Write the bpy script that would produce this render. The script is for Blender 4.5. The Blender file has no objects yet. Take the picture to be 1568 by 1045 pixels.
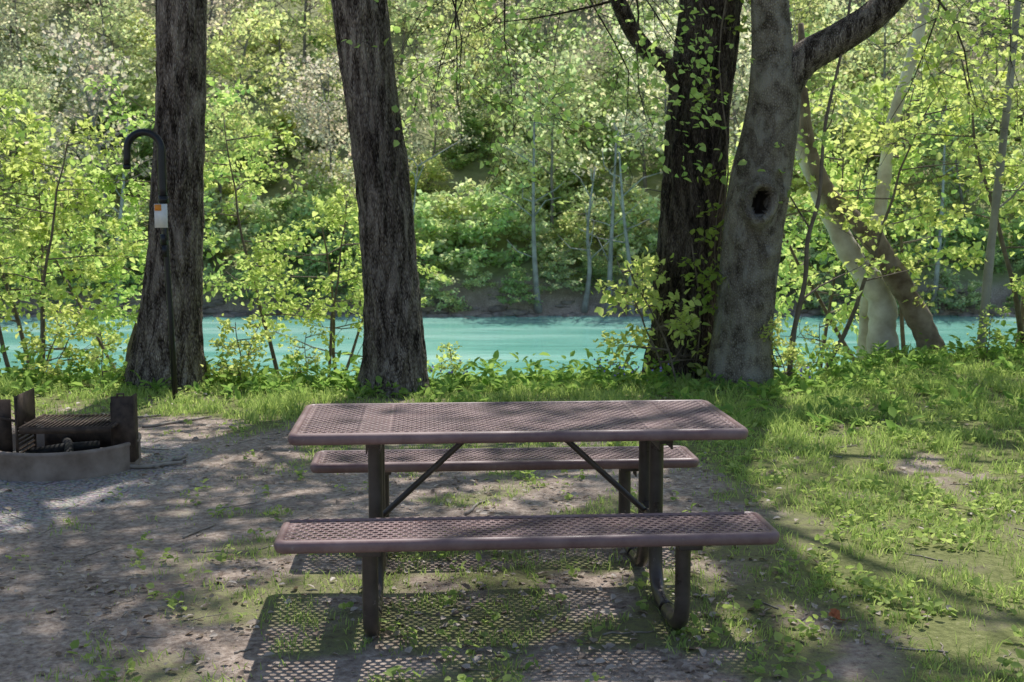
import bpy, math, numpy as np
from mathutils import Vector
rad=math.radians
R=np.random.default_rng(7)
scene=bpy.context.scene
scene.view_settings.view_transform='Standard'
scene.view_settings.look='None'
scene.view_settings.exposure=0
# ---------------------------------------------------------------- helpers
def sst(a,b,x):
    t=np.clip((x-a)/(b-a),0,1); return t*t*(3-2*t)
_T=np.random.default_rng(3).random((256,256))
def vn(x,y,wx=256):
    x=np.asarray(x,float); y=np.asarray(y,float)
    xi=np.floor(x).astype(int); yi=np.floor(y).astype(int)
    fx=x-xi; fy=y-yi; fx=fx*fx*(3-2*fx); fy=fy*fy*(3-2*fy)
    a=_T[xi%wx,yi%256]; b=_T[(xi+1)%wx,yi%256]; c=_T[xi%wx,(yi+1)%256]; d=_T[(xi+1)%wx,(yi+1)%256]
    return (a*(1-fx)+b*fx)*(1-fy)+(c*(1-fx)+d*fx)*fy
def fbm(x,y,o=4):
    s=0; a=.5
    for i in range(o):
        s=s+a*vn(x*2**i+17*i,y*2**i+31*i); a*=.5
    return s
def nrm(v):
    return v/np.maximum(np.linalg.norm(v,axis=-1,keepdims=True),1e-9)
def mk(name,V,quads=None,tris=None,mats=(),parent=None,smooth=False,midx=None,loc=None):
    me=bpy.data.meshes.new(name)
    V=np.asarray(V,np.float32)
    me.vertices.add(len(V)); me.vertices.foreach_set('co',V.ravel())
    L=[];S=[];off=0
    if quads is not None and len(quads):
        q=np.asarray(quads,np.int32); L.append(q.ravel()); S.append(np.arange(len(q))*4); off=len(q)*4
    if tris is not None and len(tris):
        t=np.asarray(tris,np.int32); L.append(t.ravel()); S.append(off+np.arange(len(t))*3)
    L=np.concatenate(L).astype(np.int32); S=np.concatenate(S).astype(np.int32)
    me.loops.add(len(L)); me.loops.foreach_set('vertex_index',L)
    me.polygons.add(len(S)); me.polygons.foreach_set('loop_start',S)
    for m in mats: me.materials.append(m)
    if midx is not None: me.polygons.foreach_set('material_index',np.asarray(midx,np.int32))
    me.update(calc_edges=True); me.validate()
    if smooth: me.polygons.foreach_set('use_smooth',np.ones(len(me.polygons),bool))
    ob=bpy.data.objects.new(name,me); scene.collection.objects.link(ob)
    if parent: ob.parent=parent
    if loc is not None: ob.location=loc
    return ob
def empty(name,loc=(0,0,0)):
    e=bpy.data.objects.new(name,None); scene.collection.objects.link(e); e.location=loc; e.empty_display_size=.3
    return e
class Buf:
    def __init__(s): s.V=[];s.Q=[];s.n=0
    def add(s,V,Q):
        s.V.append(V); s.Q.append(np.asarray(Q)+s.n); s.n+=len(V)
    def tube(s,pts,r,k=6,cap=True):
        pts=np.asarray(pts,float); r=np.broadcast_to(np.asarray(r,float),(len(pts),))
        t=np.gradient(pts,axis=0); t=nrm(t)
        ref=np.array([0,1.,0]) if abs(t[0][1])<.8 else np.array([1.,0,0])
        u=nrm(np.cross(t,ref)); w=np.cross(t,u)
        a=np.arange(k)*2*math.pi/k
        V=pts[:,None,:]+r[:,None,None]*(np.cos(a)[None,:,None]*u[:,None,:]+np.sin(a)[None,:,None]*w[:,None,:])
        n=len(pts); i=np.arange(n-1)[:,None]*k; j=np.arange(k)[None,:]; j2=(j+1)%k
        Q=np.stack([i+j,i+j2,i+k+j2,i+k+j],-1).reshape(-1,4)
        V=V.reshape(-1,3)
        if cap:
            V=np.vstack([V,pts[:1],pts[-1:]]); c0=n*k;c1=c0+1
            jj=np.arange(0,k,2)
            if k%2==0:
                Q=np.vstack([Q,np.stack([np.full(k//2,c0),(jj+2)%k,jj+1,jj],-1),np.stack([np.full(k//2,c1),(n-1)*k+jj,(n-1)*k+jj+1,(n-1)*k+(jj+2)%k],-1)])
        s.add(V,Q)
    def box(s,c,h,rz=0,rx=0,ry=0):
        c=np.array(c,float); h=np.array(h,float)
        V=np.array([[x,y,z] for x in(-1,1) for y in(-1,1) for z in(-1,1)],float)*h
        for ang,(i,j) in ((rx,(1,2)),(ry,(2,0)),(rz,(0,1))):
            if ang:
                ca,sa=math.cos(ang),math.sin(ang); A=V[:,i].copy();B=V[:,j].copy()
                V[:,i]=A*ca-B*sa; V[:,j]=A*sa+B*ca
        s.add(V+c,[[0,1,3,2],[4,6,7,5],[0,4,5,1],[2,3,7,6],[0,2,6,4],[1,5,7,3]])
    def obj(s,name,mats,parent=None,smooth=True,bevel=0,loc=None):
        o=mk(name,np.vstack(s.V),np.vstack(s.Q),mats=mats,parent=parent,smooth=smooth,loc=loc)
        if bevel:
            m=o.modifiers.new('b','BEVEL'); m.width=bevel; m.segments=2; m.limit_method='ANGLE'
        return o
def smoothpath(P,n=8):
    P=np.asarray(P,float); out=[]
    Q=np.vstack([2*P[0]-P[1],P,2*P[-1]-P[-2]])
    for i in range(1,len(Q)-2):
        for t in np.arange(n)/n:
            out.append(.5*((2*Q[i])+(-Q[i-1]+Q[i+1])*t+(2*Q[i-1]-5*Q[i]+4*Q[i+1]-Q[i+2])*t*t+(-Q[i-1]+3*Q[i]-3*Q[i+1]+Q[i+2])*t**3))
    out.append(P[-1]); return np.array(out)
# ---------------------------------------------------------------- materials
def newmat(name):
    m=bpy.data.materials.new(name); m.use_nodes=True; nt=m.node_tree; nt.nodes.clear()
    return m,nt,nt.nodes,nt.links
def N(nt,t,**kw):
    n=nt.nodes.new(t)
    for k,v in kw.items():
        if k in n.inputs.keys(): n.inputs[k].default_value=v
        else: setattr(n,k,v)
    return n
def ramp(nt,stops,fac):
    r=nt.nodes.new('ShaderNodeValToRGB'); e=r.color_ramp.elements
    while len(e)<len(stops): e.new(.5)
    for i,(p,c) in enumerate(stops):
        e[i].position=p; e[i].color=(*c,1)
    nt.links.new(fac,r.inputs[0]); return r.outputs[0]
def mix(nt,f,a,b,bt='MIX'):
    m=nt.nodes.new('ShaderNodeMix'); m.data_type='RGBA'; m.blend_type=bt
    for i,v in ((0,f),(6,a),(7,b)):
        if hasattr(v,'links'): nt.links.new(v,m.inputs[i])
        elif i==0: m.inputs[0].default_value=v
        else: m.inputs[i].default_value=(*v,1)
    return m.outputs[2]
def leafmat(name,c1,c2,tb=1.5,trans=.5,gl=.0,attr=None):
    m,nt,nd,lk=newmat(name)
    if attr:
        a=N(nt,'ShaderNodeVertexColor'); a.layer_name=attr; src=a.outputs[0]
    else:
        g=N(nt,'ShaderNodeNewGeometry'); oi=N(nt,'ShaderNodeObjectInfo')
        col=mix(nt,g.outputs['Random Per Island'],c1,c2)
        hs=N(nt,'ShaderNodeHueSaturation'); lk.new(col,hs.inputs['Color'])
        mr=N(nt,'ShaderNodeMapRange'); lk.new(oi.outputs['Random'],mr.inputs[0]); mr.inputs[3].default_value=.48; mr.inputs[4].default_value=.52
        lk.new(mr.outputs[0],hs.inputs['Hue']); src=hs.outputs[0]
    d=N(nt,'ShaderNodeBsdfDiffuse'); t=N(nt,'ShaderNodeBsdfTranslucent')
    lk.new(src,d.inputs[0])
    tc=mix(nt,1.0,src,(tb*1.05,tb,tb*.8),'MULTIPLY'); lk.new(tc,t.inputs[0])
    mx=N(nt,'ShaderNodeMixShader'); mx.inputs[0].default_value=trans
    lk.new(d.outputs[0],mx.inputs[1]); lk.new(t.outputs[0],mx.inputs[2])
    last=mx
    if gl>0:
        gs=N(nt,'ShaderNodeBsdfGlossy'); gs.inputs['Roughness'].default_value=.45; gs.inputs[0].default_value=(.8,.85,.8,1)
        last=N(nt,'ShaderNodeMixShader'); last.inputs[0].default_value=gl
        lk.new(mx.outputs[0],last.inputs[1]); lk.new(gs.outputs[0],last.inputs[2])
    o=N(nt,'ShaderNodeOutputMaterial'); lk.new(last.outputs[0],o.inputs[0]); return m
def princ(nt,col=None,rough=.8,bump=None,bs=.5,bd=.02,spec=.3,metal=0):
    p=N(nt,'ShaderNodeBsdfPrincipled'); p.inputs['Roughness'].default_value=rough; p.inputs['Specular IOR Level'].default_value=spec; p.inputs['Metallic'].default_value=metal
    if col is not None:
        if hasattr(col,'links'): nt.links.new(col,p.inputs['Base Color'])
        else: p.inputs['Base Color'].default_value=(*col,1)
    if bump is not None:
        b=N(nt,'ShaderNodeBump'); b.inputs['Strength'].default_value=bs; b.inputs['Distance'].default_value=bd
        nt.links.new(bump,b.inputs['Height']); nt.links.new(b.outputs[0],p.inputs['Normal'])
    o=N(nt,'ShaderNodeOutputMaterial'); nt.links.new(p.outputs[0],o.inputs[0]); return p
def noise(nt,scale,detail=4,vec=None,rough=.6,dist=0):
    n=N(nt,'ShaderNodeTexNoise'); n.inputs['Scale'].default_value=scale; n.inputs['Detail'].default_value=detail; n.inputs['Roughness'].default_value=rough; n.inputs['Distortion'].default_value=dist
    if vec is not None: nt.links.new(vec,n.inputs['Vector'])
    return n.outputs[0]
def objvec(nt,sc=(1,1,1)):
    t=N(nt,'ShaderNodeTexCoord'); mp=N(nt,'ShaderNodeMapping'); mp.inputs['Scale'].default_value=sc
    nt.links.new(t.outputs['Object'],mp.inputs[0]); return mp.outputs[0]
def barkmat(name,dark,mid,light,sx=14,sz=2.6,bd=.035,patch=None,st=(.38,.58,.85)):
    m,nt,nd,lk=newmat(name)
    v=objvec(nt,(sx,sx,sz)); n1=noise(nt,1.0,5,v,.65,.6)
    vo=N(nt,'ShaderNodeTexVoronoi'); vo.feature='DISTANCE_TO_EDGE'; lk.new(objvec(nt,(sx*1.3,sx*1.3,sz*1.2)),vo.inputs['Vector']); 
    mm=N(nt,'ShaderNodeMath',operation='MULTIPLY_ADD'); lk.new(vo.outputs['Distance'],mm.inputs[0]); mm.inputs[1].default_value=.7; lk.new(n1,mm.inputs[2])
    col=ramp(nt,[(st[0],dark),(st[1],mid),(st[2],light)],mm.outputs[0])
    n2=noise(nt,1.3,3,objvec(nt,(1,1,.5)))
    col=mix(nt,1.0,col,ramp(nt,[(.3,(.65,.63,.61)),(.7,(1.3,1.28,1.22))],n2),'MULTIPLY')
    if patch:
        n3=noise(nt,7,5,objvec(nt,(1,1,.6)),.6,.4)
        col=mix(nt,ramp(nt,[(.5,(0,0,0)),(.62,(.7,.7,.7))],n3),col,patch)
    princ(nt,col,.9,mm.outputs[0],1.0,bd,.15); return m
def simple(name,c1,c2,scale=8,rough=.7,bs=.3,bd=.01,spec=.3,metal=0,stretch=(1,1,1)):
    m,nt,nd,lk=newmat(name); n=noise(nt,scale,5,objvec(nt,stretch))
    princ(nt,ramp(nt,[(.3,c1),(.7,c2)],n),rough,n,bs,bd,spec,metal); return m
bark=barkmat('bark_furrowed',(.03,.022,.018),(.2,.165,.145),(.5,.44,.39),sx=15,sz=3.0,bd=.06,st=(.45,.6,.78))
bark_d=barkmat('bark_dark',(.016,.012,.01),(.09,.07,.058),(.24,.2,.17),sx=13,sz=2.6,bd=.06,st=(.44,.6,.8))
bark_g=barkmat('bark_grey',(.06,.048,.038),(.2,.172,.145),(.36,.325,.28),9,6,.03,(.32,.295,.255))
bark_w=simple('bark_pale',(.4,.34,.27),(.8,.76,.68),4,.7,.3,.01)
bark_b=simple('bark_brown',(.11,.075,.05),(.34,.27,.21),6,.85,.5,.02)
twig=simple('twig_bark',(.1,.075,.055),(.22,.18,.14),10,.85,.4,.01)
trunk_far=simple('far_trunk_grey',(.2,.185,.17),(.42,.4,.36),3,.8,.2,.01)
forest_wood=simple('forest_wood',(.13,.11,.095),(.3,.27,.24),3,.85,.2,.01)
hollow_shade=simple('hollow_wood_shade',(.01,.008,.006),(.035,.025,.018),10)  # wood inside the trunk cavity, its shade painted in as near-black colour
lf_y=leafmat('leaf_yellowgreen',(.33,.45,.13),(.56,.65,.27),1.4,.62)
lf_g=leafmat('leaf_green',(.2,.32,.07),(.36,.46,.13),1.5,.55)
lf_far=leafmat('forest_leaf',None,None,1.35,.6,0,'tint')
grassm=leafmat('grass_blade',(.24,.35,.1),(.47,.56,.21),1.45,.5)
herbm=leafmat('herb_leaf',(.17,.28,.07),(.34,.45,.13),1.5,.5)
litm=leafmat('dead_leaf',(.2,.14,.1),(.58,.5,.42),1,.15,.03)
# ground material
gm,nt,nd,lk=newmat('ground_soil')
at=N(nt,'ShaderNodeVertexColor'); at.layer_name='mask'
sp=N(nt,'ShaderNodeSeparateColor'); lk.new(at.outputs[0],sp.inputs[0])
ov=objvec(nt)
n1=noise(nt,1.6,5,ov,.7); n2=noise(nt,28,5,ov,.7); n3=noise(nt,90,3,ov,.6)
dirt=ramp(nt,[(.3,(.19,.145,.12)),(.5,(.41,.335,.285)),(.7,(.63,.54,.47))],n2)
dirt=mix(nt,1.0,dirt,ramp(nt,[(.3,(.66,.63,.6)),(.7,(1.18,1.15,1.1))],n1),'MULTIPLY')
vo=N(nt,'ShaderNodeTexVoronoi'); vo.inputs['Scale'].default_value=42; lk.new(ov,vo.inputs['Vector'])
grav=mix(nt,.5,ramp(nt,[(.0,(.5,.45,.4)),(.55,(.34,.295,.26)),(.9,(.14,.115,.1))],vo.outputs['Distance']),vo.outputs['Color'],'SOFT_LIGHT')
hsn=N(nt,'ShaderNodeHueSaturation'); hsn.inputs['Saturation'].default_value=.5; lk.new(grav,hsn.inputs['Color'])
grs=ramp(nt,[(.3,(.11,.125,.045)),(.6,(.24,.25,.1)),(.8,(.42,.37,.25))],n2)
hill=ramp(nt,[(.3,(.18,.19,.09)),(.5,(.33,.35,.17)),(.7,(.44,.42,.28))],noise(nt,.9,6,ov,.75))
def addn(nt,a,nz,k):
    m1=N(nt,'ShaderNodeMath',operation='SUBTRACT'); lk.new(nz,m1.inputs[0]); m1.inputs[1].default_value=.5
    m2=N(nt,'ShaderNodeMath',operation='MULTIPLY_ADD'); lk.new(m1.outputs[0],m2.inputs[0]); m2.inputs[1].default_value=k; lk.new(a,m2.inputs[2])
    m3=N(nt,'ShaderNodeMapRange'); lk.new(m2.outputs[0],m3.inputs[0]); m3.inputs[1].default_value=.3; m3.inputs[2].default_value=.7
    return m3.outputs[0]
c=mix(nt,addn(nt,sp.outputs[0],n2,.8),dirt,grs)
gf=N(nt,'ShaderNodeMath',operation='MULTIPLY'); lk.new(addn(nt,sp.outputs[1],n2,.9),gf.inputs[0]); gf.inputs[1].default_value=.75
c=mix(nt,gf.outputs[0],c,hsn.outputs[0])
c=mix(nt,sp.outputs[2],c,hill)
hb=mix(nt,.4,n2,n3); hb2=mix(nt,sp.outputs[1],hb,vo.outputs['Distance'])
princ(nt,c,.95,hb2,.9,.03,.1)
# ---------------------------------------------------------------- terrain
WZ=-2.5
def edge(x): return 11.35+1.7*sst(2.6,4.2,x)+.25*np.sin(x*1.3)
def gh(x,y):
    x=np.asarray(x,float);y=np.asarray(y,float)
    z=.05*(fbm(x*.6,y*.6,3)-.45)+.022*(fbm(x*4,y*4,2)-.37)
    z=z*sst(-1,1,20-abs(y))
    z=z+.1*sst(3,6,x)*sst(7,11,y)
    d=y-edge(x)
    z=z-3.6*sst(0,6,d)
    hb=y-47.3-1.2*(fbm(x*.15,y*0,3)-.5)
    z=z+np.where(hb>-2,1.0*np.clip(hb+2,0,2.4),0)
    z=z+np.where(hb>.4,(hb-.4)*.60+2.2*(fbm(x*.08,y*.08,4)-.45)*np.clip(hb/8,0,1),0)
    return z
RINGC=(-2.87,7.68)
def masks(x,y):
    n=fbm(x*1.1+5,y*1.1+9,4)/.94
    n2=fbm(x*3.1+1,y*3.1,3)/.9
    right=sst(.7,1.9,x+.12*(y-4.5)+(n-.5)*2.2)
    right=right*(1-.8*sst(.52,.66,n2)*(1-.6*sst(7.0,9.5,y)))
    strip=sst(8.9,10.2,y+(n-.5)*1.6)*(1-.45*sst(.55,.68,n2))
    fg=sst(.42,.58,n2)*sst(-2.3,-1,x)*.62*(1-sst(6.6,8.0,y))
    mid=sst(.5,.64,n)*sst(6.5,8.5,y)*.6+sst(.52,.66,n2)*.32
    g=np.maximum.reduce([right,strip,fg,mid])
    rd=np.hypot(x-RINGC[0]+.2,(y-RINGC[1]+.4)*1.0)
    gr=(1-sst(.6,1.5,rd+(n-.5)*1.2))
    g=g*(1-gr*.97)*(sst(.0,.2,rd-.35))
    return g,gr
xs=np.unique(np.round(np.concatenate([np.linspace(-400,-30,30),np.linspace(-30,-7,40),np.arange(-7,7.01,.09),np.linspace(7,30,40),np.linspace(30,400,30)]),3))
ys=np.unique(np.round(np.concatenate([np.linspace(-60,0,24),np.linspace(0,3,12),np.arange(3,13,.09),np.linspace(13,20,30),np.linspace(20,45,16),np.linspace(45,60,40),np.linspace(60,260,60)]),3))
X,Y=np.meshgrid(xs,ys); Z=gh(X,Y)
nx,ny=len(xs),len(ys)
i=np.arange(ny-1)[:,None]*nx; j=np.arange(nx-1)[None,:]
Q=np.stack([i+j,i+j+1,i+nx+j+1,i+nx+j],-1).reshape(-1,4)
ground=mk('ground',np.stack([X.ravel(),Y.ravel(),Z.ravel()],-1),Q,mats=[gm],smooth=True)
g,gr=masks(X.ravel(),Y.ravel())
ca=ground.data.color_attributes.new('mask','FLOAT_COLOR','POINT')
col=np.zeros((nx*ny,4),np.float32); Yr=Y.ravel(); fb=sst(40,42,Yr)*(1-sst(47.0,48.2,Yr)); col[:,0]=g*(1-fb); col[:,1]=gr; col[:,2]=sst(12,16,Yr)*(1-fb); col[:,3]=1
ca.data.foreach_set('color',col.ravel())
# water
wm,nt,nd,lk=newmat('river_water')
v=objvec(nt,(.7,2.6,1)); w1=noise(nt,2.2,4,v,.6,.3); w2=noise(nt,.5,4,objvec(nt,(.2,1.1,1)),.65)
col=ramp(nt,[(.35,(.16,.44,.35)),(.5,(.25,.57,.46)),(.66,(.46,.76,.64))],w2)
p=princ(nt,col,.06,w1,.3,.06,.4); p.inputs['IOR'].default_value=1.33
mk('river_water',[[-400,11,WZ],[400,11,WZ],[400,50,WZ],[-400,50,WZ]],[[0,1,2,3]],mats=[wm])
# ---------------------------------------------------------------- leaves + growth
def leafgeo(C,T,S,rng,nr=.7,wid=.36,simpleq=False):
    C=np.asarray(C,float); n=len(C)
    T=nrm(np.asarray(T,float)+rng.normal(0,.45,(n,3)))
    Nn=nrm(np.array([0,0,1.])+rng.normal(0,nr,(n,3)))
    B=nrm(np.cross(T,Nn)); Nn=np.cross(B,T)
    S=np.asarray(S,float).reshape(-1,1)*np.ones((n,1))
    if simpleq:
        V=np.stack([C,C+T*.5*S+B*wid*S,C+T*S-Nn*.12*S,C+T*.5*S-B*wid*S],1)
        Q=np.arange(n)[:,None]*4+np.array([[0,1,2,3]]); return V.reshape(-1,3),Q
    V=np.stack([C,C+T*.3*S+B*wid*S+Nn*.1*S,C+T*.68*S+B*wid*.75*S+Nn*.06*S,C+T*S-Nn*.12*S,C+T*.68*S-B*wid*.75*S+Nn*.06*S,C+T*.3*S-B*wid*S+Nn*.1*S],1)
    b=np.arange(n)[:,None]*6
    Q=np.vstack([b+np.array([[0,3,2,1]]),b+np.array([[0,5,4,3]])])
    return V.reshape(-1,3),Q
class Veg:
    def __init__(s,seed,leaf=.08,k=3,spread=.08,nch=(0,5,5,6),ratio=.5,seg=(.12,.2,.35,.6),trop=(-.02,.0,.03,.05),wan=(.18,.16,.12,.08),droop=0):
        s.rng=np.random.default_rng(seed); s.B=Buf(); s.LC=[];s.LT=[]
        s.leaf=leaf;s.k=k;s.spread=spread;s.nch=nch;s.ratio=ratio;s.seg=seg;s.trop=trop;s.wan=wan
    def grow(s,p,d,L,r,lvl,taper=.8):
        rng=s.rng; p=np.array(p,float); d=nrm(np.array(d,float))
        n=max(3,int(L/s.seg[lvl])); pts=[p];ds=[d]
        for i in range(n):
            d=nrm(d+rng.normal(0,s.wan[lvl],3)+np.array([0,0,s.trop[lvl]])); p=p+d*L/n; pts.append(p); ds.append(d)
        t=np.linspace(0,1,n+1)
        s.B.tube(pts,np.maximum(r*(1-taper*t),.0025),8 if lvl>=3 else (5 if lvl==2 else 3),cap=False)
        s.kids(pts,ds,L,r,lvl)
    def kids(s,pts,ds,L,r,lvl,tmin=.2):
        rng=s.rng; n=len(pts)-1
        if lvl==0:
            for i in range(1,n+1):
                for _ in range(s.k):
                    s.LC.append(pts[i]+rng.normal(0,s.spread,3)*(1,1,.6)); s.LT.append(ds[i]+rng.normal(0,.6,3)*(1,1,.5))
        else:
            for c in range(s.nch[lvl]):
                tt=tmin+(1-tmin)*(c+rng.random())/s.nch[lvl]; i=min(n,int(tt*n+.5))
                dd=ds[i]; q=nrm(np.cross(dd,rng.normal(0,1,3)))
                q=nrm(q*(1,1,.6))
                s.grow(pts[i],dd*rng.uniform(.4,.9)+q*.9,L*s.ratio*rng.uniform(.65,1.25)*(1.1-.4*tt),max(r*(1-.75*tt)*.6,.003),lvl-1)
    def leafmesh(s,name,mats,parent,sz=None,simpleq=False,nr=.7):
        if not s.LC: return
        C=np.array(s.LC);T=np.array(s.LT); S=s.leaf*s.rng.uniform(.55,1.3,len(C))
        V,Q=leafgeo(C,T,S,s.rng,nr,.36,simpleq)
        return mk(name,V,Q,mats=mats,parent=parent)
def trunkgeo(P,rad_,k=56,n=10,flare=.6,fh=.35,ridge=.07,cells=26,seed=0,lobes=5,hole=None):
    path=smoothpath(P,n); m=len(path)
    rr=np.interp(np.linspace(0,1,m),np.linspace(0,1,len(rad_)),rad_)
    th=np.arange(k)*2*math.pi/k
    zz=path[:,2]-path[0,2]
    TH,ZZ=np.meshgrid(th,zz)
    wob=.35*vn(TH/(2*math.pi)*9,ZZ*2.1+seed,9)
    rg=1-abs(2*vn(TH/(2*math.pi)*cells+.0,ZZ*2.4+seed*9+wob*3,cells)-1)
    rg2=vn(TH/(2*math.pi)*cells*2,ZZ*9+seed*5,cells*2)
    big=vn(TH/(2*math.pi)*5,ZZ*1.1+seed*3,5)
    f=1+ridge*(rg-.5)+ridge*.6*(rg2-.5)+.16*(big-.5)
    f=f+flare*np.exp(-ZZ/fh)*(1+.45*np.cos(lobes*TH+seed)+.25*np.cos(3*TH+seed*2))/1.2
    ins=None
    if hole:
        ht,hz,hw,hh=hole
        dt=(TH-ht+math.pi)%(2*math.pi)-math.pi
        dd=np.sqrt((dt*rr[:,None]/hw)**2+((path[:,2:3]-hz)/hh)**2)
        dk=np.sqrt((dt*rr[:,None]/.2)**2+((path[:,2:3]-hz-.02)/.26)**2)
        f=f+.16*np.exp(-dk**2)
        for kt,kz in ((.5,1.2),(-.6,1.35),(.3,.75),(.75,1.75)):
            d3=(TH-(ht+kt)+math.pi)%(2*math.pi)-math.pi; f=f+.14*np.exp(-((d3*rr[:,None]/.06)**2+((path[:,2:3]-kz)/.07)**2))
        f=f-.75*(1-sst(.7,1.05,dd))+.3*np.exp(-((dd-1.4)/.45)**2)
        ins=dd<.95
    Rr=rr[:,None]*f
    V=np.stack([path[:,0:1]+Rr*np.cos(TH),path[:,1:2]+Rr*np.sin(TH),np.broadcast_to(path[:,2:3],TH.shape)],-1).reshape(-1,3)
    i=np.arange(m-1)[:,None]*k; j=np.arange(k)[None,:]; j2=(j+1)%k
    Q=np.stack([i+j,i+j2,i+k+j2,i+k+j],-1).reshape(-1,4)
    mi=None
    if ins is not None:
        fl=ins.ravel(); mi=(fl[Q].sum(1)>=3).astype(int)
    return V,Q,mi
def bigtree(name,P,rad_,seed,bmat,lmat,crown,lobes=5,flare=.6,fh=.35,hole=None,extra=None,nlimb=8,leafk=2,ridge=.08,leaf=.14,zlo=0,lmatb=None,nch=(0,4,4,5)):
    e=empty(name,(P[0][0],P[0][1],0)); off=np.array([P[0][0],P[0][1],0])
    PP=np.array(P,float)-off
    V,Q,mi=trunkgeo(PP,rad_,112,24,flare,fh,ridge,28,seed,lobes,hole)
    mk('trunk',V,Q,mats=[bmat,hollow_shade],parent=e,smooth=True,midx=mi)
    rng=np.random.default_rng(seed)
    V=Veg(seed+50,leaf=leaf,k=leafk,spread=.16,nch=nch,ratio=.5,seg=(.18,.3,.45,.7))
    top=PP[-1]; dirn=nrm(PP[-1]-PP[-2]); h=crown
    n=14; pts=[top]; d=dirn
    for i in range(n):
        d=nrm(d+rng.normal(0,.06,3)+np.array([0,0,.08])); pts.append(pts[-1]+d*h/n)
    pts=np.array(pts); rr=np.linspace(rad_[-1]*.97,.04,n+1)
    V.B.tube(pts,rr,10)
    for i in range(nlimb):
        t=(i+.5+zlo)/(nlimb+zlo); idx=int(t*n); a=i*2.4+rng.random()
        L=(1-t)*2.6+2.2+rng.random()*.8
        V.grow(pts[idx],(math.cos(a),math.sin(a),.4+.6*t),L,rr[idx]*.5,3)
    V.B.obj('limbs',[bmat],e); V.leafmesh('leaves',[lmat],e,simpleq=True)
    if extra:
        W=Veg(seed+70,leaf=.075,k=2,spread=.05,nch=(0,4,5,5),ratio=.55,seg=(.13,.2,.3,.5),trop=(-.05,-.04,-.03,0)); extra(W,off)
        W.B.obj('low_limbs',[lmatb or bmat],e); W.leafmesh('low_leaves',[lf_y],e)
    return e
def z0(x,y): return float(gh(x,y))-.12
# big trees
bigtree('oak_tree',[(-3.22,11.2,z0(-3.2,11.2)),(-3.15,11.2,.5),(-3.08,11.2,1.2),(-3.0,11.15,2.3),(-2.92,11.1,3.5),(-2.85,11.1,5.0)],[.31,.27,.235,.22,.21,.2],1,bark,lf_y,9,lobes=4,flare=.35,fh=.5,leafk=3,nch=(0,4,5,5),ridge=.11)
bigtree('oak_tree',[(-1.06,10.85,z0(-1,10.9)),(-1.04,10.85,.5),(-1.09,10.85,1.2),(-1.18,10.8,2.2),(-1.32,10.8,3.4),(-1.5,10.8,5.0)],[.275,.25,.235,.235,.235,.21],2,bark,lf_y,9,lobes=5,flare=.42,fh=.3,leafk=3,nch=(0,4,5,5),nlimb=9,ridge=.11)
def lim3(V,off):
    P=smoothpath(np.array([(1.62,11.75,2.75),(1.45,11.6,2.95),(1.2,11.4,3.1),(.98,11.2,3.4),(.8,11.0,3.9),(.5,10.7,4.5)])-off,5)
    V.B.tube(P,np.linspace(.1,.05,len(P)),10)
    d=nrm(np.gradient(P,axis=0)); V.kids(list(P),list(d),2.4,.02,2,.3)
    P2=smoothpath(np.array([(.5,10.7,4.5),(0,10.7,4.55),(-.5,10.8,4.45),(-1.0,11.3,4.3)])-off,5); V.B.tube(P2,np.linspace(.05,.02,len(P2)),8)
    for q,dr,L in (((.5,10.7,4.4),(-.6,-.1,-.7),2.3),((1.0,11.2,3.5),(-.7,.1,-.1),1.6),((0.6,10.8,4.2),(.15,-.2,-.6),1.9),((0,10.7,4.5),(-.3,.1,-.9),2.4),((-.4,10.8,4.4),(.1,-.1,-1),2.1),((.2,10.9,4.4),(.4,.2,-.8),2.4),((-.8,11.2,4.3),(.2,.1,-.9),1.9),((1.0,11.0,4.0),(.1,-.1,-.8),1.7)):
        V.grow(np.array(q)-off,dr,L,.014,2)
bigtree('oak_tree',[(1.62,11.8,z0(1.6,11.8)),(1.66,11.8,.6),(1.72,11.8,1.6),(1.78,11.8,2.5),(1.87,11.8,3.6),(1.95,11.8,5.0)],[.32,.3,.295,.29,.29,.27],3,bark_d,lf_y,10,lobes=5,flare=.3,fh=.35,extra=lim3,ridge=.12,leafk=3)
def lim4(V,off):
    P=smoothpath(np.array([(2.42,11.3,2.62),(2.62,11.28,2.95),(2.95,11.25,3.15),(3.3,11.2,3.4),(3.7,11.1,3.9),(4.3,11,5.0),(4.9,10.8,6.3)])-off,6)
    V.B.tube(P,np.linspace(.17,.09,len(P)),14)
    d=nrm(np.gradient(P,axis=0)); V.kids(list(P),list(d),2.6,.03,2,.45)
    V.grow(P[-1],d[-1],2.5,.06,2)
    for q,dr,L in (((3.6,11.1,3.8),(.4,.2,-.5),1.9),((4.4,11.0,5.2),(.5,.1,-.9),2.4),((3.9,11.1,4.3),(.1,.1,-.9),2.0),((4.2,11.0,4.8),(.3,.1,-.9),2.2)):
        V.grow(np.array(q)-off,dr,L,.014,2)
bigtree('sycamore_tree',[(2.12,11.3,z0(2.1,11.3)),(2.14,11.3,.5),(2.2,11.3,1.2),(2.28,11.3,1.9),(2.38,11.3,2.6),(2.36,11.3,3.1),(2.32,11.3,3.7),(2.3,11.3,5)],[.3,.27,.265,.265,.23,.18,.165,.15],4,bark_g,lf_y,8,lobes=6,flare=.2,fh=.3,hole=(-math.pi/2-.1,1.68,.07,.12),extra=lim4,ridge=.05,nlimb=6,lmatb=bark)
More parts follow.
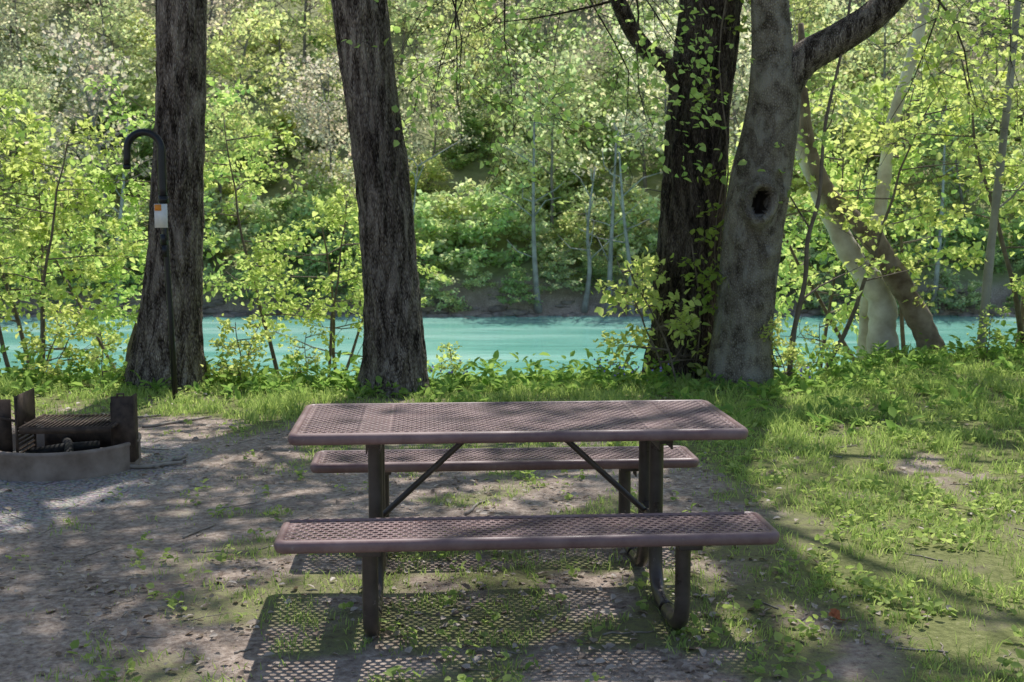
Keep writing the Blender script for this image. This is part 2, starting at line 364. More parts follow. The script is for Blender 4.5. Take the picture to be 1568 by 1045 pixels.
# leaning trees at right
def lean(name,P,rad_,bm,seed,lm,up=True,Lk=2.4,t0=.55,nk=(0,4,4,5)):
    e=empty(name,(P[0][0],P[0][1],0)); off=np.array([P[0][0],P[0][1],0]); 
    V=Veg(seed,leaf=.085,k=2,spread=.08,nch=nk,ratio=.5)
    pp=smoothpath(np.array(P,float)-off,8)
    r=np.interp(np.linspace(0,1,len(pp)),np.linspace(0,1,len(rad_)),rad_)
    r=r*(1+.07*np.sin(np.arange(len(r))*1.1)+.05*np.sin(np.arange(len(r))*2.7))
    V.B.tube(pp,r,16)
    if up: V.kids(list(pp),list(nrm(np.gradient(pp,axis=0))),Lk,.03,2,t0)
    V.B.obj('trunk',[bm],e); 
    V.leafmesh('leaves',[lm],e)
lean('sycamore_tree',[(4.2,13.5,-.6),(4.12,13.5,.2),(4.08,13.5,.65),(3.72,13.5,1.15),(3.34,13.5,1.9),(3.04,13.5,2.7),(2.8,13.4,3.6),(2.6,13.2,5),(2.5,13.2,7)],[.2,.16,.15,.12,.1,.1,.09,.08,.05],bark_w,21,lf_y)
lean('leaning_tree',[(4.75,13.2,-.5),(4.55,13.2,.15),(4.28,13.2,.68),(3.9,13.25,1.3),(3.45,13.3,1.76),(3.2,13.35,2.4),(3.1,13.4,3.6)],[.17,.14,.125,.12,.09,.06,.03],bark_b,22,lf_y)
lean('sycamore_tree',[(4.15,14.3,-.8),(4.2,14.3,1.0),(4.3,14.3,1.7),(4.4,14.3,2.6),(4.7,14.3,3.8),(4.9,14.3,5.5)],[.1,.09,.08,.07,.06,.03],bark_w,23,lf_y)
lean('slender_tree',[(5.0,13,-.4),(5.08,13,1.06),(5.18,13,2.45),(5.25,13,3.6),(5.3,13,5.5)],[.05,.045,.04,.035,.02],trunk_far,24,lf_y,Lk=3.2,t0=.3,nk=(0,5,5,9))
lean('slender_tree',[(2.56,11.2,-.1),(2.6,11.22,.45),(2.69,11.2,.96),(2.7,11.17,1.35),(2.8,11.2,1.74),(2.84,11.2,2.4),(3.0,11.2,3.24),(3.15,11.2,4.6)],[.03,.026,.022,.02,.018,.015,.012,.008],twig,25,lf_y,Lk=1.8,t0=.2,nk=(0,4,4,8))
# ---------------------------------------------------------------- saplings
def sapmesh(seed,h,lm,leaf=.085,lean_=.2,k=2,base=.35,nl=9,stems=1,nch=(0,4,4,5)):
    V=Veg(seed,leaf=leaf,k=k,spread=.06,nch=nch,ratio=.5,seg=(.12,.2,.3,.5),trop=(-.01,-.01,.0,.1))
    rng=V.rng
    for s_ in range(stems):
        d=nrm(np.array([rng.normal(0,lean_),rng.normal(0,lean_),1])); p=np.array([rng.normal(0,.1),rng.normal(0,.1),-.1]); pts=[p];ds=[d]; n=12
        for i in range(n):
            d=nrm(d+rng.normal(0,.08,3)+np.array([0,0,.03])); p=p+d*h/n; pts.append(p); ds.append(d)
        V.B.tube(pts,np.linspace(.035*h/4,.006,n+1),6)
        for i in range(nl):
            t=base+(1-base)*(i+.5)/nl; idx=int(t*n); a=i*2.4+rng.random()
            V.grow(pts[idx],(math.cos(a),math.sin(a),.15),(1.15-t*.6)*h*.36*rng.uniform(.7,1.2),.012,2)
    return V
def saps(name,lm,variants,places,seed):
    rng=np.random.default_rng(seed); meshes=[]
    for (sd,h,kw) in variants:
        V=sapmesh(sd,h,lm,**kw)
        bv=np.vstack(V.B.V);bq=np.vstack(V.B.Q)
        C=np.array(V.LC);T=np.array(V.LT); lv,lq=leafgeo(C,T,V.leaf*V.rng.uniform(.55,1.3,len(C)),V.rng,.75)
        Vv=np.vstack([bv,lv]); Qq=np.vstack([bq,lq+len(bv)]); mi=np.r_[np.zeros(len(bq)),np.ones(len(lq))]
        o=mk(name,Vv,Qq,mats=[twig,lm],midx=mi); meshes.append(o.data); bpy.data.objects.remove(o)
    for i,(x,y,s,vi) in enumerate(places):
        o=bpy.data.objects.new(name,meshes[vi%len(meshes)]); scene.collection.objects.link(o)
        o.location=(x,y,float(gh(x,y))); o.rotation_euler=(0,0,rng.uniform(0,6.28)); o.scale=(s,s,s*rng.uniform(.9,1.1))
var=[(101,4.2,dict(base=.36,k=3)),(102,4.6,dict(base=.4,lean_=.3,k=3)),(103,3.6,dict(base=.38,stems=2,nl=7,k=3)),(104,5.0,dict(base=.42,k=3))]
saps('sapling',lf_y,var,[(-5.1,12.4,.78,0),(-4.65,12.2,.8,2),(-4.1,12.5,.8,1),(-6.0,13.0,.85,3),(-5.3,13.6,.95,0),(-3.9,13.4,.9,2),(-6.6,12.6,.9,1),
   (-2.4,12.6,.70,0),(-1.8,12.4,.64,2),(-2.1,13.8,.8,1),(-7.6,13.6,1.0,2),
   (3.1,12.8,.85,1),(4.7,14.9,1.1,2),(3.6,15.2,1.0,0),(5.7,13.6,1.0,0),(6.2,15,1.15,3),(7.4,13.6,1.1,2)],5)
var=[(111,1.0,dict(base=.15,leaf=.06,nl=6,k=2,nch=(0,3,3,4))),(112,1.3,dict(base=.2,leaf=.075,nl=6,stems=2,k=2,nch=(0,3,3,4)))]
saps('shrub',lf_y,var,[(-3.75,11.1,.6,0),(-2.5,11.2,.6,1),(-1.9,11.2,.55,0),(-.5,11.1,.45,0),(-4.4,11.3,.7,1),(1.55,11.2,1.0,1),(2.55,11.1,.5,1),(3.1,12.0,.6,0),(4.9,12.6,.6,0),(5.8,12.8,.8,1),(-5.2,11.4,.7,0)],6)
def ivy():
    rng=np.random.default_rng(91); V=Veg(92,leaf=.07,k=2,spread=.05,nch=(0,3,3,3),ratio=.5)
    e=empty('climbing_vine',(1.7,11.5,0)); B=V.B
    for (x,z1,sd,nn) in ((1.72,1.3,0,6),(1.95,1.9,1,5),(1.96,3.6,2,5)):
        zz=np.linspace(.0,z1,12); P=np.stack([x-1.7+.05*np.sin(zz*3+sd),-.05+0*zz+.04*np.cos(zz*4),zz],-1); B.tube(P,.008,5)
        for q in range(nn):
            p=P[rng.integers(4,12)]; V.grow(p,(rng.normal(0,.8),-.8,rng.normal(0,.3)),rng.uniform(.12,.3),.004,1)
    B.obj('stems',[twig],e); V.leafmesh('leaves',[lf_g],e)
ivy()
# ---------------------------------------------------------------- bank herbs
def herbs():
    rng=np.random.default_rng(31); C=[];T=[];S=[]
    for i in range(800):
        x=rng.uniform(-7,7.5); e=float(edge(x)); y=e+rng.normal(-.25,.3)
        if rng.random()<.4 and x>1.2: y=rng.uniform(8.5,e)
        z=float(gh(x,y)); h=rng.uniform(.05,.28)*(1.1 if y>e-.2 else .55)
        m=rng.integers(7,13)
        a=rng.uniform(0,6.28,m); t=rng.random(m)
        C.append(np.stack([x+.07*np.cos(a)*t,y+.07*np.sin(a)*t,z+h*t],-1))
        T.append(np.stack([np.cos(a),np.sin(a),.4+0*a],-1)); S.append(rng.uniform(.05,.13,m))
    V,Q=leafgeo(np.vstack(C),np.vstack(T),np.concatenate(S),rng,.4,.25)
    mk('bank_herbs',V,Q,mats=[herbm])
    fl=simple('petal_violet',(.2,.16,.5),(.35,.28,.7),5)
    P=[]
    for x,y in [(-.75,10.9),(-.6,11.0),(-.45,11.05),(.95,11.1),(1.1,11.0),(1.0,10.9),(1.3,10.8),(.8,11.2),(2.6,10.7)]:
        for k_ in range(8): P.append((x+rng.normal(0,.05),y+rng.normal(0,.05),float(gh(x,y))+rng.uniform(.12,.26)))
    V,Q=leafgeo(np.array(P),rng.normal(0,1,(len(P),3)),np.full(len(P),.026),rng,1,.4); mk('bluebell_flowers',V,Q,mats=[fl])
herbs()
# ---------------------------------------------------------------- grass
def grass():
    rng=np.random.default_rng(41)
    n=850000
    x=rng.uniform(-6.5,7.5,n); y=3.2+9.9*rng.random(n)**1.35
    g,gr=masks(x,y)
    cl=fbm(x*6,y*6,3)/.9
    keep=(rng.random(n)<(g**1.35)*sst(.3,.66,cl)*.55+.006)&(y<edge(x)+.6)&(abs(x)<y*.46+1.2)
    x=x[keep];y=y[keep];g=g[keep]; cl=cl[keep]; n=len(x)
    z=gh(x,y)-.005
    tall=fbm(x*1.7+40,y*1.7,3)/.9
    h=(.02+.055*g*rng.random(n)**1.2+.13*sst(.48,.75,tall)*g*rng.random(n)*sst(.4,.7,cl))*(1+.35*sst(7,11,y))
    w=rng.uniform(.0014,.0032,n)*(1+.9*sst(5,11,y))
    a=rng.uniform(0,6.28,n); b=rng.uniform(0,6.28,n); ln=h*rng.uniform(.15,.95,n)
    P=np.stack([x,y,z],-1); U=np.stack([np.cos(a),np.sin(a),0*a],-1)*w[:,None]; D=np.stack([np.cos(b)*ln,np.sin(b)*ln,0*a],-1)
    up=np.array([0,0,1.])
    V=np.stack([P-U,P+U,P+D*.35+U*.85+up*h[:,None]*.6,P+D*.35-U*.85+up*h[:,None]*.6,P+D+up*h[:,None]],1).reshape(-1,3)
    b5=np.arange(n)[:,None]*5
    mk('grass',V,b5+np.array([[0,1,2,3]]),b5+np.array([[3,2,4]]),mats=[grassm])
    print('grass',n)
    n=14000; x=rng.uniform(-5,6.5,n); y=3.4+8.5*rng.random(n)**1.2; g,_=masks(x,y); cw=fbm(x*2.2+70,y*2.2,3)/.9; k=rng.random(n)<g*.6*sst(.4,.65,cw)+.012; x=x[k];y=y[k]
    m=7; xx=np.repeat(x,m)+rng.normal(0,.022,len(x)*m); yy=np.repeat(y,m)+rng.normal(0,.022,len(x)*m)
    a=rng.uniform(0,6.28,len(xx)); C=np.stack([xx,yy,gh(xx,yy)+rng.uniform(0,.06,len(xx))],-1)
    V,Q=leafgeo(C,np.stack([np.cos(a),np.sin(a),.3+0*a],-1),rng.uniform(.02,.05,len(xx)),rng,.4,.35); mk('ground_weeds',V,Q,mats=[grassm])
    n=34000; x=rng.uniform(-5,5.5,n); y=3.4+8*rng.random(n)**1.4; g,gr=masks(x,y)
    pit=np.exp(-((x-.1)**2/1.2+(y-5.1)**2/.5))
    cl=fbm(x*1.5+9,y*1.5,3)/.9+.5*pit
    k=rng.random(n)<sst(.35,.75,cl)*(1-.5*g)*(1-.6*gr)*(.7+.3*pit); x=x[k];y=y[k]; a=rng.uniform(0,6.28,len(x))
    C=np.stack([x,y,gh(x,y)+rng.uniform(.004,.018,len(x))],-1)
    V,Q=leafgeo(C,np.stack([np.cos(a),np.sin(a),0*a],-1)*2,.010+.042*rng.random(len(x))**1.8,rng,.3,.33); mk('leaf_litter',V,Q,mats=[litm])
    n=9000; x=rng.uniform(-5,0,n); y=rng.uniform(4,9.5,n); g,gr=masks(x,y); k=rng.random(n)<gr**1.5*.35+.04; x=x[k];y=y[k];n=len(x)
    o=np.array([[1,0,0],[0,1,0],[-1,0,0],[0,-1,0],[0,0,.7],[0,0,-.7]],float)
    s=rng.uniform(.003,.009,n)
    V=(np.stack([x,y,gh(x,y)+s*.3],-1)[:,None,:]+(o[None]*s[:,None,None]*rng.uniform(.6,1.3,(n,6,1)))).reshape(-1,3)
    f=np.array([[0,1,4],[1,2,4],[2,3,4],[3,0,4]]); T=(np.arange(n)[:,None,None]*6+f[None]).reshape(-1,3)
    gmx=leafmat('gravel_stone',(.22,.185,.16),(.5,.44,.39),1,.0,.03)
    mk('gravel',V,None,T,mats=[gmx])
    C=np.array([[1.28,4.66,.03],[1.3,4.68,.03],[1.27,4.65,.04]]); V,Q=leafgeo(C,np.array([[1,.2,.3],[-1,.1,.4],[.1,-.4,1]]),np.array([.06,.055,.06]),rng,.4,.4)
    mk('fallen_oak_leaf',V,Q,mats=[leafmat('rust_leaf',(.4,.17,.07),(.48,.22,.1),1,.2)])
grass()
# sticks
def sticks():
    rng=np.random.default_rng(51); B=Buf()
    L=[(-2.35,7.6,.5,.35,.018),(-2.2,7.75,.35,1.2,.014),(-2.55,9.2,.6,.9,.012),(-1.6,6.1,.3,1.2,.007),(-.2,6.6,.35,1.3,.009),(-2.9,5.4,.3,.4,.006),(-3.0,9.4,.5,.6,.012)]
    for i in range(220): L.append((rng.uniform(-4,3),rng.uniform(4,9.5),rng.uniform(.04,.22),rng.uniform(0,3.1),rng.uniform(.0015,.0045)))
    for x,y,l,a,r in L:
        t=np.linspace(-.5,.5,7); px=x+t*l*math.cos(a)+rng.normal(0,.02*l,7); py=y+t*l*math.sin(a)+rng.normal(0,.04*l,7)
        B.tube(np.stack([px,py,gh(px,py)+r*.9],-1),r*np.linspace(1,.6,7),6)
    B.obj('fallen_sticks',[simple('dry_wood',(.18,.14,.11),(.42,.37,.31),12)])
sticks()
# ---------------------------------------------------------------- picnic table
def coat(name,a,b,rough=(.35,.62)):
    m,nt,nd,lk=newmat(name); n=noise(nt,7,6,objvec(nt),.7); n2=noise(nt,60,3,objvec(nt)); n3=noise(nt,2.3,4,objvec(nt),.7)
    c=ramp(nt,[(.35,a),(.72,b)],n); c=mix(nt,1.0,c,ramp(nt,[(.35,(.82,.82,.82)),(.65,(1.18,1.16,1.13))],n3),'MULTIPLY')
    c=mix(nt,ramp(nt,[(.66,(0,0,0)),(.74,(.5,.5,.5))],noise(nt,22,4,objvec(nt),.7)),c,(.36,.3,.27))
    p=princ(nt,c,.5,n2,.12,.003,.45); rr=ramp(nt,[(.3,(rough[0],)*3),(.7,(rough[1],)*3)],n); lk.new(rr,p.inputs['Roughness']); return m
tm=coat('brown_plastisol',(.175,.10,.10),(.29,.2,.19))
tf=coat('dark_brown_paint',(.04,.03,.027),(.095,.075,.066),(.22,.5))
def slab(name,hx,hy,top,parent,cy=0,bands=(),th=.045,rim=.034,px=.036,py=.027):
    r=.05; prof=[(rim,-.006),(rim-.004,-.001),(rim*.6,0),(.02,0),(.010,-.003),(.003,-.010),(0,-.02),(.002,-th*.75),(.008,-th),(.014,-th),(.014,-th+.006)]
    arc=[]
    for q,(sx,sy) in enumerate(((1,1),(-1,1),(-1,-1),(1,-1))):
        for t in np.linspace(0,math.pi/2,7): arc.append((sx,sy,q*math.pi/2+t))
    rings=[]
    for ins,z in prof:
        rings.append([[sx*(hx-r)+(r-ins)*math.cos(t),cy+sy*(hy-r)+(r-ins)*math.sin(t),top+z] for sx,sy,t in arc])
    V=np.array(rings).reshape(-1,3); k=len(arc); n=len(prof)
    i=np.arange(n-1)[:,None]*k; j=np.arange(k)[None,:]; Q=np.stack([i+j,i+k+j,i+k+(j+1)%k,i+(j+1)%k],-1).reshape(-1,4)
    mk(name+'_rim',V,Q,mats=[tm],parent=parent,smooth=True)
    ix,iy=hx-rim+.003,hy-rim+.003; rows=int(round(2*iy/py)); ph=2*iy/rows; cols=int(2*ix/px); pw=2*ix/cols
    B=Buf(); ang=np.arange(8)*math.pi/4
    ox=np.array([1,1,0,-1,-1,-1,0,1]);oy=np.array([0,1,1,1,0,-1,-1,-1])
    def solid(x0,x1,yc): B.add(np.array([[x0,yc-ph/2,0],[x1,yc-ph/2,0],[x1,yc+ph/2,0],[x0,yc+ph/2,0]]),[[0,1,2,3]])
    for rj in range(rows):
        yc=-iy+(rj+.5)*ph; off=(rj%2)*.5
        if off: solid(-ix,-ix+pw/2,yc)
        for c in range(cols-(1 if off else 0)):
            xc=-ix+(c+.5+off)*pw
            if any(abs(xc-b)<bw for b,bw in bands) or abs(xc)>ix-.03:
                solid(xc-pw/2,xc+pw/2,yc); continue
            O=np.stack([xc+ox*pw/2,yc+oy*ph/2,0*ox],-1); H=np.stack([xc+np.cos(ang)*pw*.34,yc+np.sin(ang)*ph*.36,0*ang],-1)
            jj=np.arange(8); B.add(np.vstack([O,H]),np.stack([jj,(jj+1)%8,8+(jj+1)%8,8+jj],-1))
        if off: solid(ix-pw/2,ix,yc)
    o=B.obj(name+'_perforated_sheet',[tm],parent,smooth=False,loc=(0,cy,top-.005))
    s=o.modifiers.new('s','SOLIDIFY'); s.thickness=.004; s.offset=-1
table=empty('picnic_table',(.012,5.15,0)); table.rotation_euler=(0,0,rad(4))
slab('table_top',.925,.385,.76,table,0,((-.585,.06),(.585,.06)))
slab('front_bench',.93,.172,.455,table,-.665)
slab('back_bench',.925,.172,.455,table,.665)
B=Buf()
for sx in(-1,1):
    x=sx*.59
    for sy in(-1,1):
        P=[(x,sy*.13,.715),(x,sy*.13,.35),(x,sy*.14,.14),(x,sy*.2,.055),(x,sy*.32,.03),(x,sy*.5,.03),(x,sy*.62,.05),(x,sy*.68,.12),(x,sy*.685,.25),(x,sy*.685,.41)]
        pp=smoothpath(P,6); B.tube(pp,.03,16)
        B.box((x,sy*.675,.402),(.045,.145,.012)); 
        B.box((x+sx*.035,sy*.6,.385),(.003,.04,.03))
    B.box((x,0,.706),(.028,.34,.012)); B.box((x-.026,0,.69),(.003,.33,.022)); B.box((x+.026,0,.69),(.003,.33,.022))
    B.box((x,0,.33),(.02,.11,.018))
    B.tube([(sx*.14,0,.712),(sx*.2,0,.672),(sx*.565,0,.335)],.0135,10)
    B.box((sx*.15,0,.708),(.05,.03,.008))
B.obj('frame',[tf],table,bevel=.003)
# ---------------------------------------------------------------- fire ring
ring=empty('fire_ring',(RINGC[0],RINGC[1],float(gh(*RINGC)))); ring.rotation_euler=(0,0,rad(4))
steel=simple('rusty_steel',(.035,.025,.02),(.13,.09,.065),14,.75,.4,.004,.3,.2)
steelo=simple('weathered_ring_steel',(.19,.145,.115),(.38,.31,.26),7,.8,.4,.004,.2,.1)
k=72; prof=[(.475,-.03),(.475,.14),(.482,.15),(.482,.165),(.470,.17),(.455,.168),(.452,.155),(.450,-.03)]
a=np.arange(k)*2*math.pi/k
V=np.array([[[r*math.cos(t),r*math.sin(t),z] for t in a] for r,z in prof]).reshape(-1,3)
i=np.arange(len(prof)-1)[:,None]*k; j=np.arange(k)[None,:]; Q=np.stack([i+j,i+(j+1)%k,i+k+(j+1)%k,i+k+j],-1).reshape(-1,4)
mk('ring_wall',V,Q,mats=[steelo],parent=ring,smooth=True)
rr=np.linspace(0.001,.45,10); A,Rr=np.meshgrid(a,rr); V=np.stack([Rr*np.cos(A),Rr*np.sin(A),.03+.05*fbm(Rr*np.cos(A)*9+20,Rr*np.sin(A)*9+20,3)],-1).reshape(-1,3)
i=np.arange(9)[:,None]*k; Q=np.stack([i+j,i+(j+1)%k,i+k+(j+1)%k,i+k+j],-1).reshape(-1,4)
mk('ash_bed',V,Q,mats=[simple('ash',(.03,.03,.03),(.2,.19,.18),18,.95,.6,.01)],parent=ring)
B=Buf()
gz=.29; x0,x1=-.17,.38; y0,y1=-.3,.2
for x in np.linspace(x0,x1,22): B.tube([(x,y0,gz),(x,y1,gz)],.006,6)
for yv in (y0,y1,(y0+y1)/2): B.tube([(x0,yv,gz-.008),(x1,yv,gz-.008)],.008,6)
B.tube([(x1,y0,gz),(x1,y1,gz)],.011,8); B.tube([(x0,y0,gz),(x0,y1,gz)],.011,8)
B.box(((x0+x1)/2,y0-.004,gz-.012),((x1-x0)/2,.004,.02))
B.box((.1,.25,.15),(.29,.004,.09))
B.box((.41,-.14,.25),(.065,.005,.21)); B.box((.474,-.08,.25),(.005,.06,.21)); B.box((.345,-.1,.23),(.005,.045,.19))
B.tube([(.385,-.14,.45),(.385,-.14,.475),(.425,-.14,.475),(.425,-.14,.45)],.007,6)
B.box((-.33,-.15,.25),(.065,.005,.2)); B.box((-.395,-.1,.25),(.005,.05,.2))
sx_=-.185
for zc in np.linspace(.1,.26,7): B.box((sx_,-.13,zc),(.004,.17,.007))
B.box((sx_,-.30,.27),(.005,.012,.21)); B.box((sx_,.04,.27),(.005,.012,.21)); B.box((sx_,-.13,.385),(.005,.18,.105)); 
B.tube([(-.33,-.17,.34),(x0,-.17,.3)],.009,6)
B.obj('cooking_grate',[steel],ring,smooth=False)
B=Buf()
for p,q,r in (((-.2,-.1,.09),(.2,.1,.1),.035),((.1,-.25,.09),(-.05,.25,.11),.03)):
    B.tube([p,tuple((np.array(p)+q)/2+.01),q],r,10)
B.obj('charred_logs',[simple('charcoal',(.008,.008,.008),(.05,.045,.04),20)],ring)
# ---------------------------------------------------------------- lantern pole
lp=empty('lantern_pole',(-2.9,10.4,float(gh(-2.9,10.4))))
blk=simple('black_paint',(.006,.0065,.008),(.016,.017,.021),10,.35,.1,.002,.4)
B=Buf(); 
B.tube([(0,0,-.1),(-.02,0,.7),(-.045,0,1.45),(-.05,0,1.72)],.024,14)
up=[(-.05,0,1.7)]+[(-.055,0,z) for z in (1.8,1.95,2.12)]
arc=[(-.20+.145*math.cos(t),0,2.13+.145*math.sin(t)) for t in np.linspace(.05,math.pi*1.02,16)]
B.tube(up+arc+[(-.348,0,2.06),(-.35,0,1.985)],[.036]*3+[.034]*2+[.032]*14+[.03]*3,14)
B.tube([(-.35,0,2.0),(-.35,0,1.965)],[.036,.03],12)
B.tube([(-.05,0,1.68),(-.05,0,1.74)],.044,14)
B.tube([(-.05,-.02,1.33),(-.05,-.03,1.42)],.03,10); B.box((-.045,-.03,1.28),(.02,.018,.05)); B.tube([(-.06,-.02,1.5),(-.03,-.05,1.46),(-.02,-.05,1.38),(-.04,-.02,1.34)],.008,8)
B.obj('pole',[blk],lp)
B=Buf(); B.box((-.062,-.05,1.575),(.055,.003,.1)); B.obj('tag',[simple('tag_white',(.68,.68,.66),(.8,.8,.78),20,.5)],lp,smooth=False)
B=Buf(); B.box((-.085,-.055,1.645),(.028,.003,.026)); B.obj('tag_label',[simple('tag_orange',(.75,.25,.03),(.85,.35,.06),20,.5)],lp,smooth=False)
# ---------------------------------------------------------------- far forest, one merged mesh
def fartree(seed,h,mode):
    rng=np.random.default_rng(seed); B=Buf(); C=[];T=[]
    n=10; d=nrm(np.array([rng.normal(0,.05),rng.normal(0,.05),1])); p=np.array([0,0,-.4]); pts=[p]
    for i in range(n): d=nrm(d+rng.normal(0,.05,3)); p=p+d*h/n; pts.append(p)
    pts=np.array(pts)
    if mode!='bush': B.tube(pts,np.linspace(.011*h,.02,n+1),5,cap=False)
    nl={'tree':24,'bare':24,'bush':26}[mode]
    for i in range(nl):
        t=rng.uniform(.2 if mode!='bush' else .0,1); a=rng.uniform(0,6.28); idx=int(t*n)
        L=h*(.42 if mode!='bush' else .6)*(1.05-t*.75)*rng.uniform(.7,1.2)
        e=pts[idx]+L*np.array([math.cos(a),math.sin(a),rng.uniform(.1,.9) if mode!='bush' else rng.uniform(-.1,.5)]); mid=(pts[idx]+e)/2+rng.normal(0,.1*L,3)
        B.tube([pts[idx],mid,e],[.004*h,.025,.01],3,cap=False)
        for s_ in range(5 if mode!='bare' else 9):
            q=pts[idx]+(e-pts[idx])*rng.uniform(.35,1); f=q+rng.normal(0,.16*h*.5,3)*(1,1,.7)
            if mode!='bush': B.tube([q,f],[.014,.006],3,cap=False)
            m={'tree':21,'bare':5,'bush':17}[mode]
            tt=rng.random((m,1)); C.append(q+(f-q)*tt+rng.normal(0,.035*h,(m,3))*(1,1,.6)); T.append(rng.normal(0,1,(m,3)))
    C=np.vstack(C);T=np.vstack(T)
    lv,lq=leafgeo(C,T,rng.uniform(.12,.28,len(C)),rng,.8,.38,True)
    return np.vstack(B.V),np.vstack(B.Q),lv,lq
trees=[fartree(1,9,'tree'),fartree(2,8,'tree'),fartree(3,10,'tree'),fartree(4,8,'tree'),fartree(5,9,'bare'),fartree(6,10,'bare')]
bushes=[fartree(11,3.2,'bush'),fartree(12,2.8,'bush'),fartree(13,3.6,'bush')]
rng=np.random.default_rng(77)
PAL={'y':(.60,.67,.34),'g':(.45,.57,.29),'l':(.57,.65,.40),'o':(.58,.55,.47),'w':(.68,.7,.54)}
def place_forest(name,items):
    WV=[];WQ=[];LV=[];LQ=[];LCc=[];wo=0;lo=0
    for it in items:
        tv,x,y,s,colr,zs=it[:6]; dz=it[6] if len(it)>6 else 0
        bv,bq,lv,lq=tv; a=rng.uniform(0,6.28); ca,sa=math.cos(a),math.sin(a)
        M=np.array([[ca*s,-sa*s,0],[sa*s,ca*s,0],[0,0,s*zs]]); o=np.array([x,y,float(gh(x,y))+dz])
        WV.append(bv@M.T+o); WQ.append(bq+wo); wo+=len(bv)
        LV.append(lv@M.T+o); LQ.append(lq+lo); lo+=len(lv)
        nl=len(lv)//4; br=rng.uniform(.85,1.12)*rng.uniform(.72,1.2,(nl,1)); cc=np.array(colr)*br*(1+rng.normal(0,.05,(nl,3)))
        LCc.append(np.repeat(np.clip(cc,0,.8),4,0))
    WV=np.vstack(WV);WQ=np.vstack(WQ);LV=np.vstack(LV);LQ=np.vstack(LQ);LCc=np.vstack(LCc)
    V=np.vstack([WV,LV]); Qq=np.vstack([WQ,LQ+len(WV)])
    o=mk(name,V,Qq,mats=[forest_wood,lf_far],midx=np.r_[np.zeros(len(WQ)),np.ones(len(LQ))])
    at=o.data.color_attributes.new('tint','FLOAT_COLOR','POINT'); c=np.ones((len(V),4),np.float32); c[len(WV):,:3]=LCc; at.data.foreach_set('color',c.ravel())
    print(name,len(Qq))
items=[]
y=50.5
while y<94:
    hw=y*.46+6; sp=4.4+(y-50)*.04; x=-hw
    while x<hw:
        xx=x+rng.normal(0,1.1); yy=y+rng.normal(0,1.0); up=min((y-50)/22,1)
        gray=float(fbm(np.array(xx*.06+3),np.array(yy*.06),2))/.75
        if rng.random()<(.12+.42*up)*(1.7 if gray>.5 else .5): tv=trees[4+rng.integers(0,2)]; cl='o'
        else: tv=trees[rng.integers(0,4)]; cl=rng.choice(['y','g','l','w','o'],p=[.30,.16,.28,.18,.08])
        if rng.random()<.9: items.append((tv,xx,yy,rng.uniform(.6,1.1),PAL[cl],1))
        if y<78:
            for _ in range(3 if y<60 else 1):
                xb=x+rng.uniform(0,4.5); yb=y+rng.uniform(-1.8,1.8); items.append((bushes[rng.integers(0,3)],xb,yb,rng.uniform(.7,1.2),PAL[rng.choice(['g','l','y'])],.8))
        x+=sp
    y+=3.4+(y-50)*.03
place_forest('hillside_forest',items)
items=[]
x=-30
while x<30:
    items.append((bushes[rng.integers(0,3)],x,46.7+rng.uniform(-.3,.5),rng.uniform(.4,.72),PAL[rng.choice(['g','g','l'])],.8,.3))
    items.append((bushes[rng.integers(0,3)],x+.5,48.6+rng.uniform(-.4,.6),rng.uniform(.75,1.15),PAL[rng.choice(['g','l','y'])],.9)); x+=rng.uniform(.9,1.7)
place_forest('far_bank_shrubs',items)
B=Buf()
for px_,h,r,l in ((1.0,6.0,.10,-.1),(2.75,4.6,.09,.25),(3.7,5.6,.10,.15),(4.55,5.8,.09,-.35),(-4.2,5,.06,.4),(9.9,6,.10,-.2),(-15,6,.11,.3),(16,6,.1,.2)):
    yy=46.15+rng.uniform(-.1,.5); zb=float(gh(px_,yy))-.1
    P=smoothpath([(px_,yy,zb),(px_+l*.3+rng.normal(0,.06),yy,zb+h*.35),(px_+l+rng.normal(0,.08),yy+.1,zb+h*.7),(px_+l*1.6,yy+.3,zb+h*1.2)],4); B.tube(P,np.linspace(r*1.2,r*.3,len(P))*(1+.5*np.exp(-np.arange(len(P))*1.2)),8)
    for q in range(8):
        i_=rng.integers(4,len(P)); e=P[i_]+np.array([rng.normal(0,.9),rng.normal(0,.5),rng.uniform(.3,1.3)]); B.tube([P[i_],(P[i_]+e)/2+rng.normal(0,.12,3),e],[.03,.02,.008],4)
B.obj('far_bank_tree_trunks',[trunk_far])
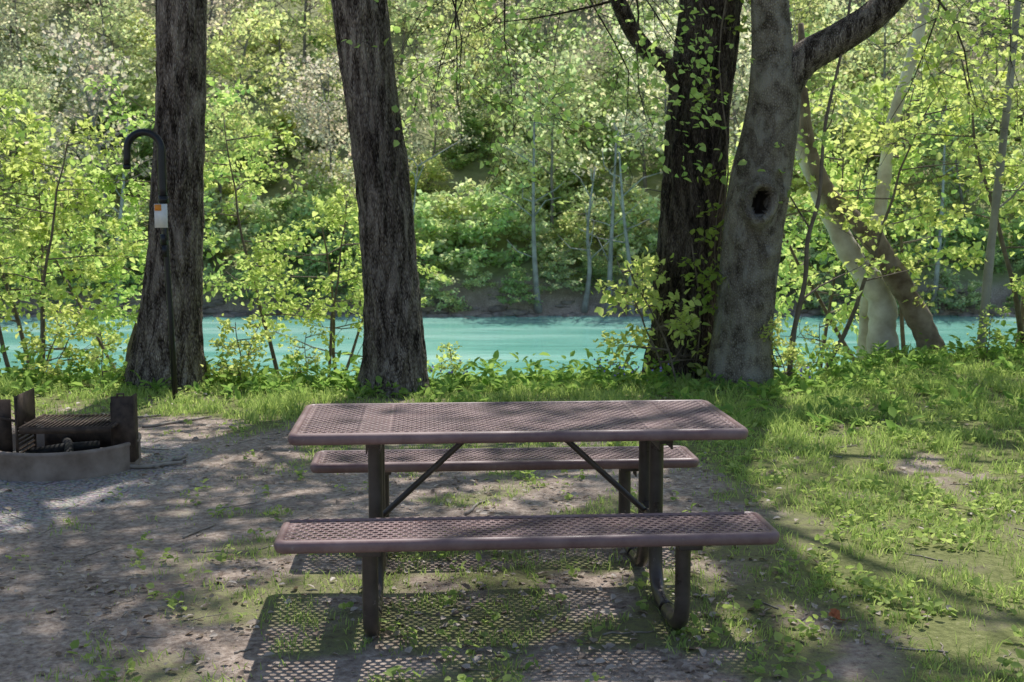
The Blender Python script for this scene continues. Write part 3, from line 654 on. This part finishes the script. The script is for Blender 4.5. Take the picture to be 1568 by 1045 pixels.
# shore rocks
n=620; x=rng.uniform(-36,36,n); s=rng.uniform(.06,.3,n)
ph=(1+5**.5)/2; ico=np.array([[-1,ph,0],[1,ph,0],[-1,-ph,0],[1,-ph,0],[0,-1,ph],[0,1,ph],[0,-1,-ph],[0,1,-ph],[ph,0,-1],[ph,0,1],[-ph,0,-1],[-ph,0,1]])/1.9
icf=np.array([[0,11,5],[0,5,1],[0,1,7],[0,7,10],[0,10,11],[1,5,9],[5,11,4],[11,10,2],[10,7,6],[7,1,8],[3,9,4],[3,4,2],[3,2,6],[3,6,8],[3,8,9],[4,9,5],[2,4,11],[6,2,10],[8,6,7],[9,8,1]])
y=np.array([47.3+1.2*(float(fbm(np.array(a_*.15),np.array(0.),3))-.5)-1.0 for a_ in x])+rng.normal(.1,.3,n)
V=(np.stack([x,y,np.maximum(gh(x,y),WZ)-.02],-1)[:,None]+ico[None]*s[:,None,None]*rng.uniform(.7,1.3,(n,12,1))*np.array([1.5,1,.55])).reshape(-1,3)
mk('shore_rocks',V,None,(np.arange(n)[:,None,None]*12+icf[None]).reshape(-1,3),mats=[simple('shore_rock',(.14,.11,.09),(.4,.34,.29),3,.9,.4,.05)])
# ---------------------------------------------------------------- light, world, camera
S=Vector((.14,.58,1)).normalized()
sl=bpy.data.lights.new('sun','SUN'); sl.energy=5; sl.angle=rad(.5); sl.color=(1,.97,.93)
so=bpy.data.objects.new('sun',sl); scene.collection.objects.link(so); so.rotation_euler=S.to_track_quat('Z','Y').to_euler()
w=bpy.data.worlds.new('World'); scene.world=w; w.use_nodes=True; nt=w.node_tree
bg=nt.nodes['Background']; sk=nt.nodes.new('ShaderNodeTexSky'); sk.sky_type='NISHITA'; sk.sun_disc=False
sk.sun_elevation=math.asin(S.z); sk.sun_rotation=math.atan2(S.x,S.y); nt.links.new(sk.outputs[0],bg.inputs[0]); bg.inputs[1].default_value=.15
cd=bpy.data.cameras.new('camera'); cam=bpy.data.objects.new('camera',cd); scene.collection.objects.link(cam)
cam.location=(0,0,1.65); cam.rotation_euler=(rad(90-6.32),0,0); cd.lens=42.9; cd.sensor_width=36; cd.clip_end=2000
cd.dof.use_dof=True; cd.dof.focus_distance=5.6; cd.dof.aperture_fstop=7.1
scene.camera=cam
print('total objs',len(bpy.data.objects))
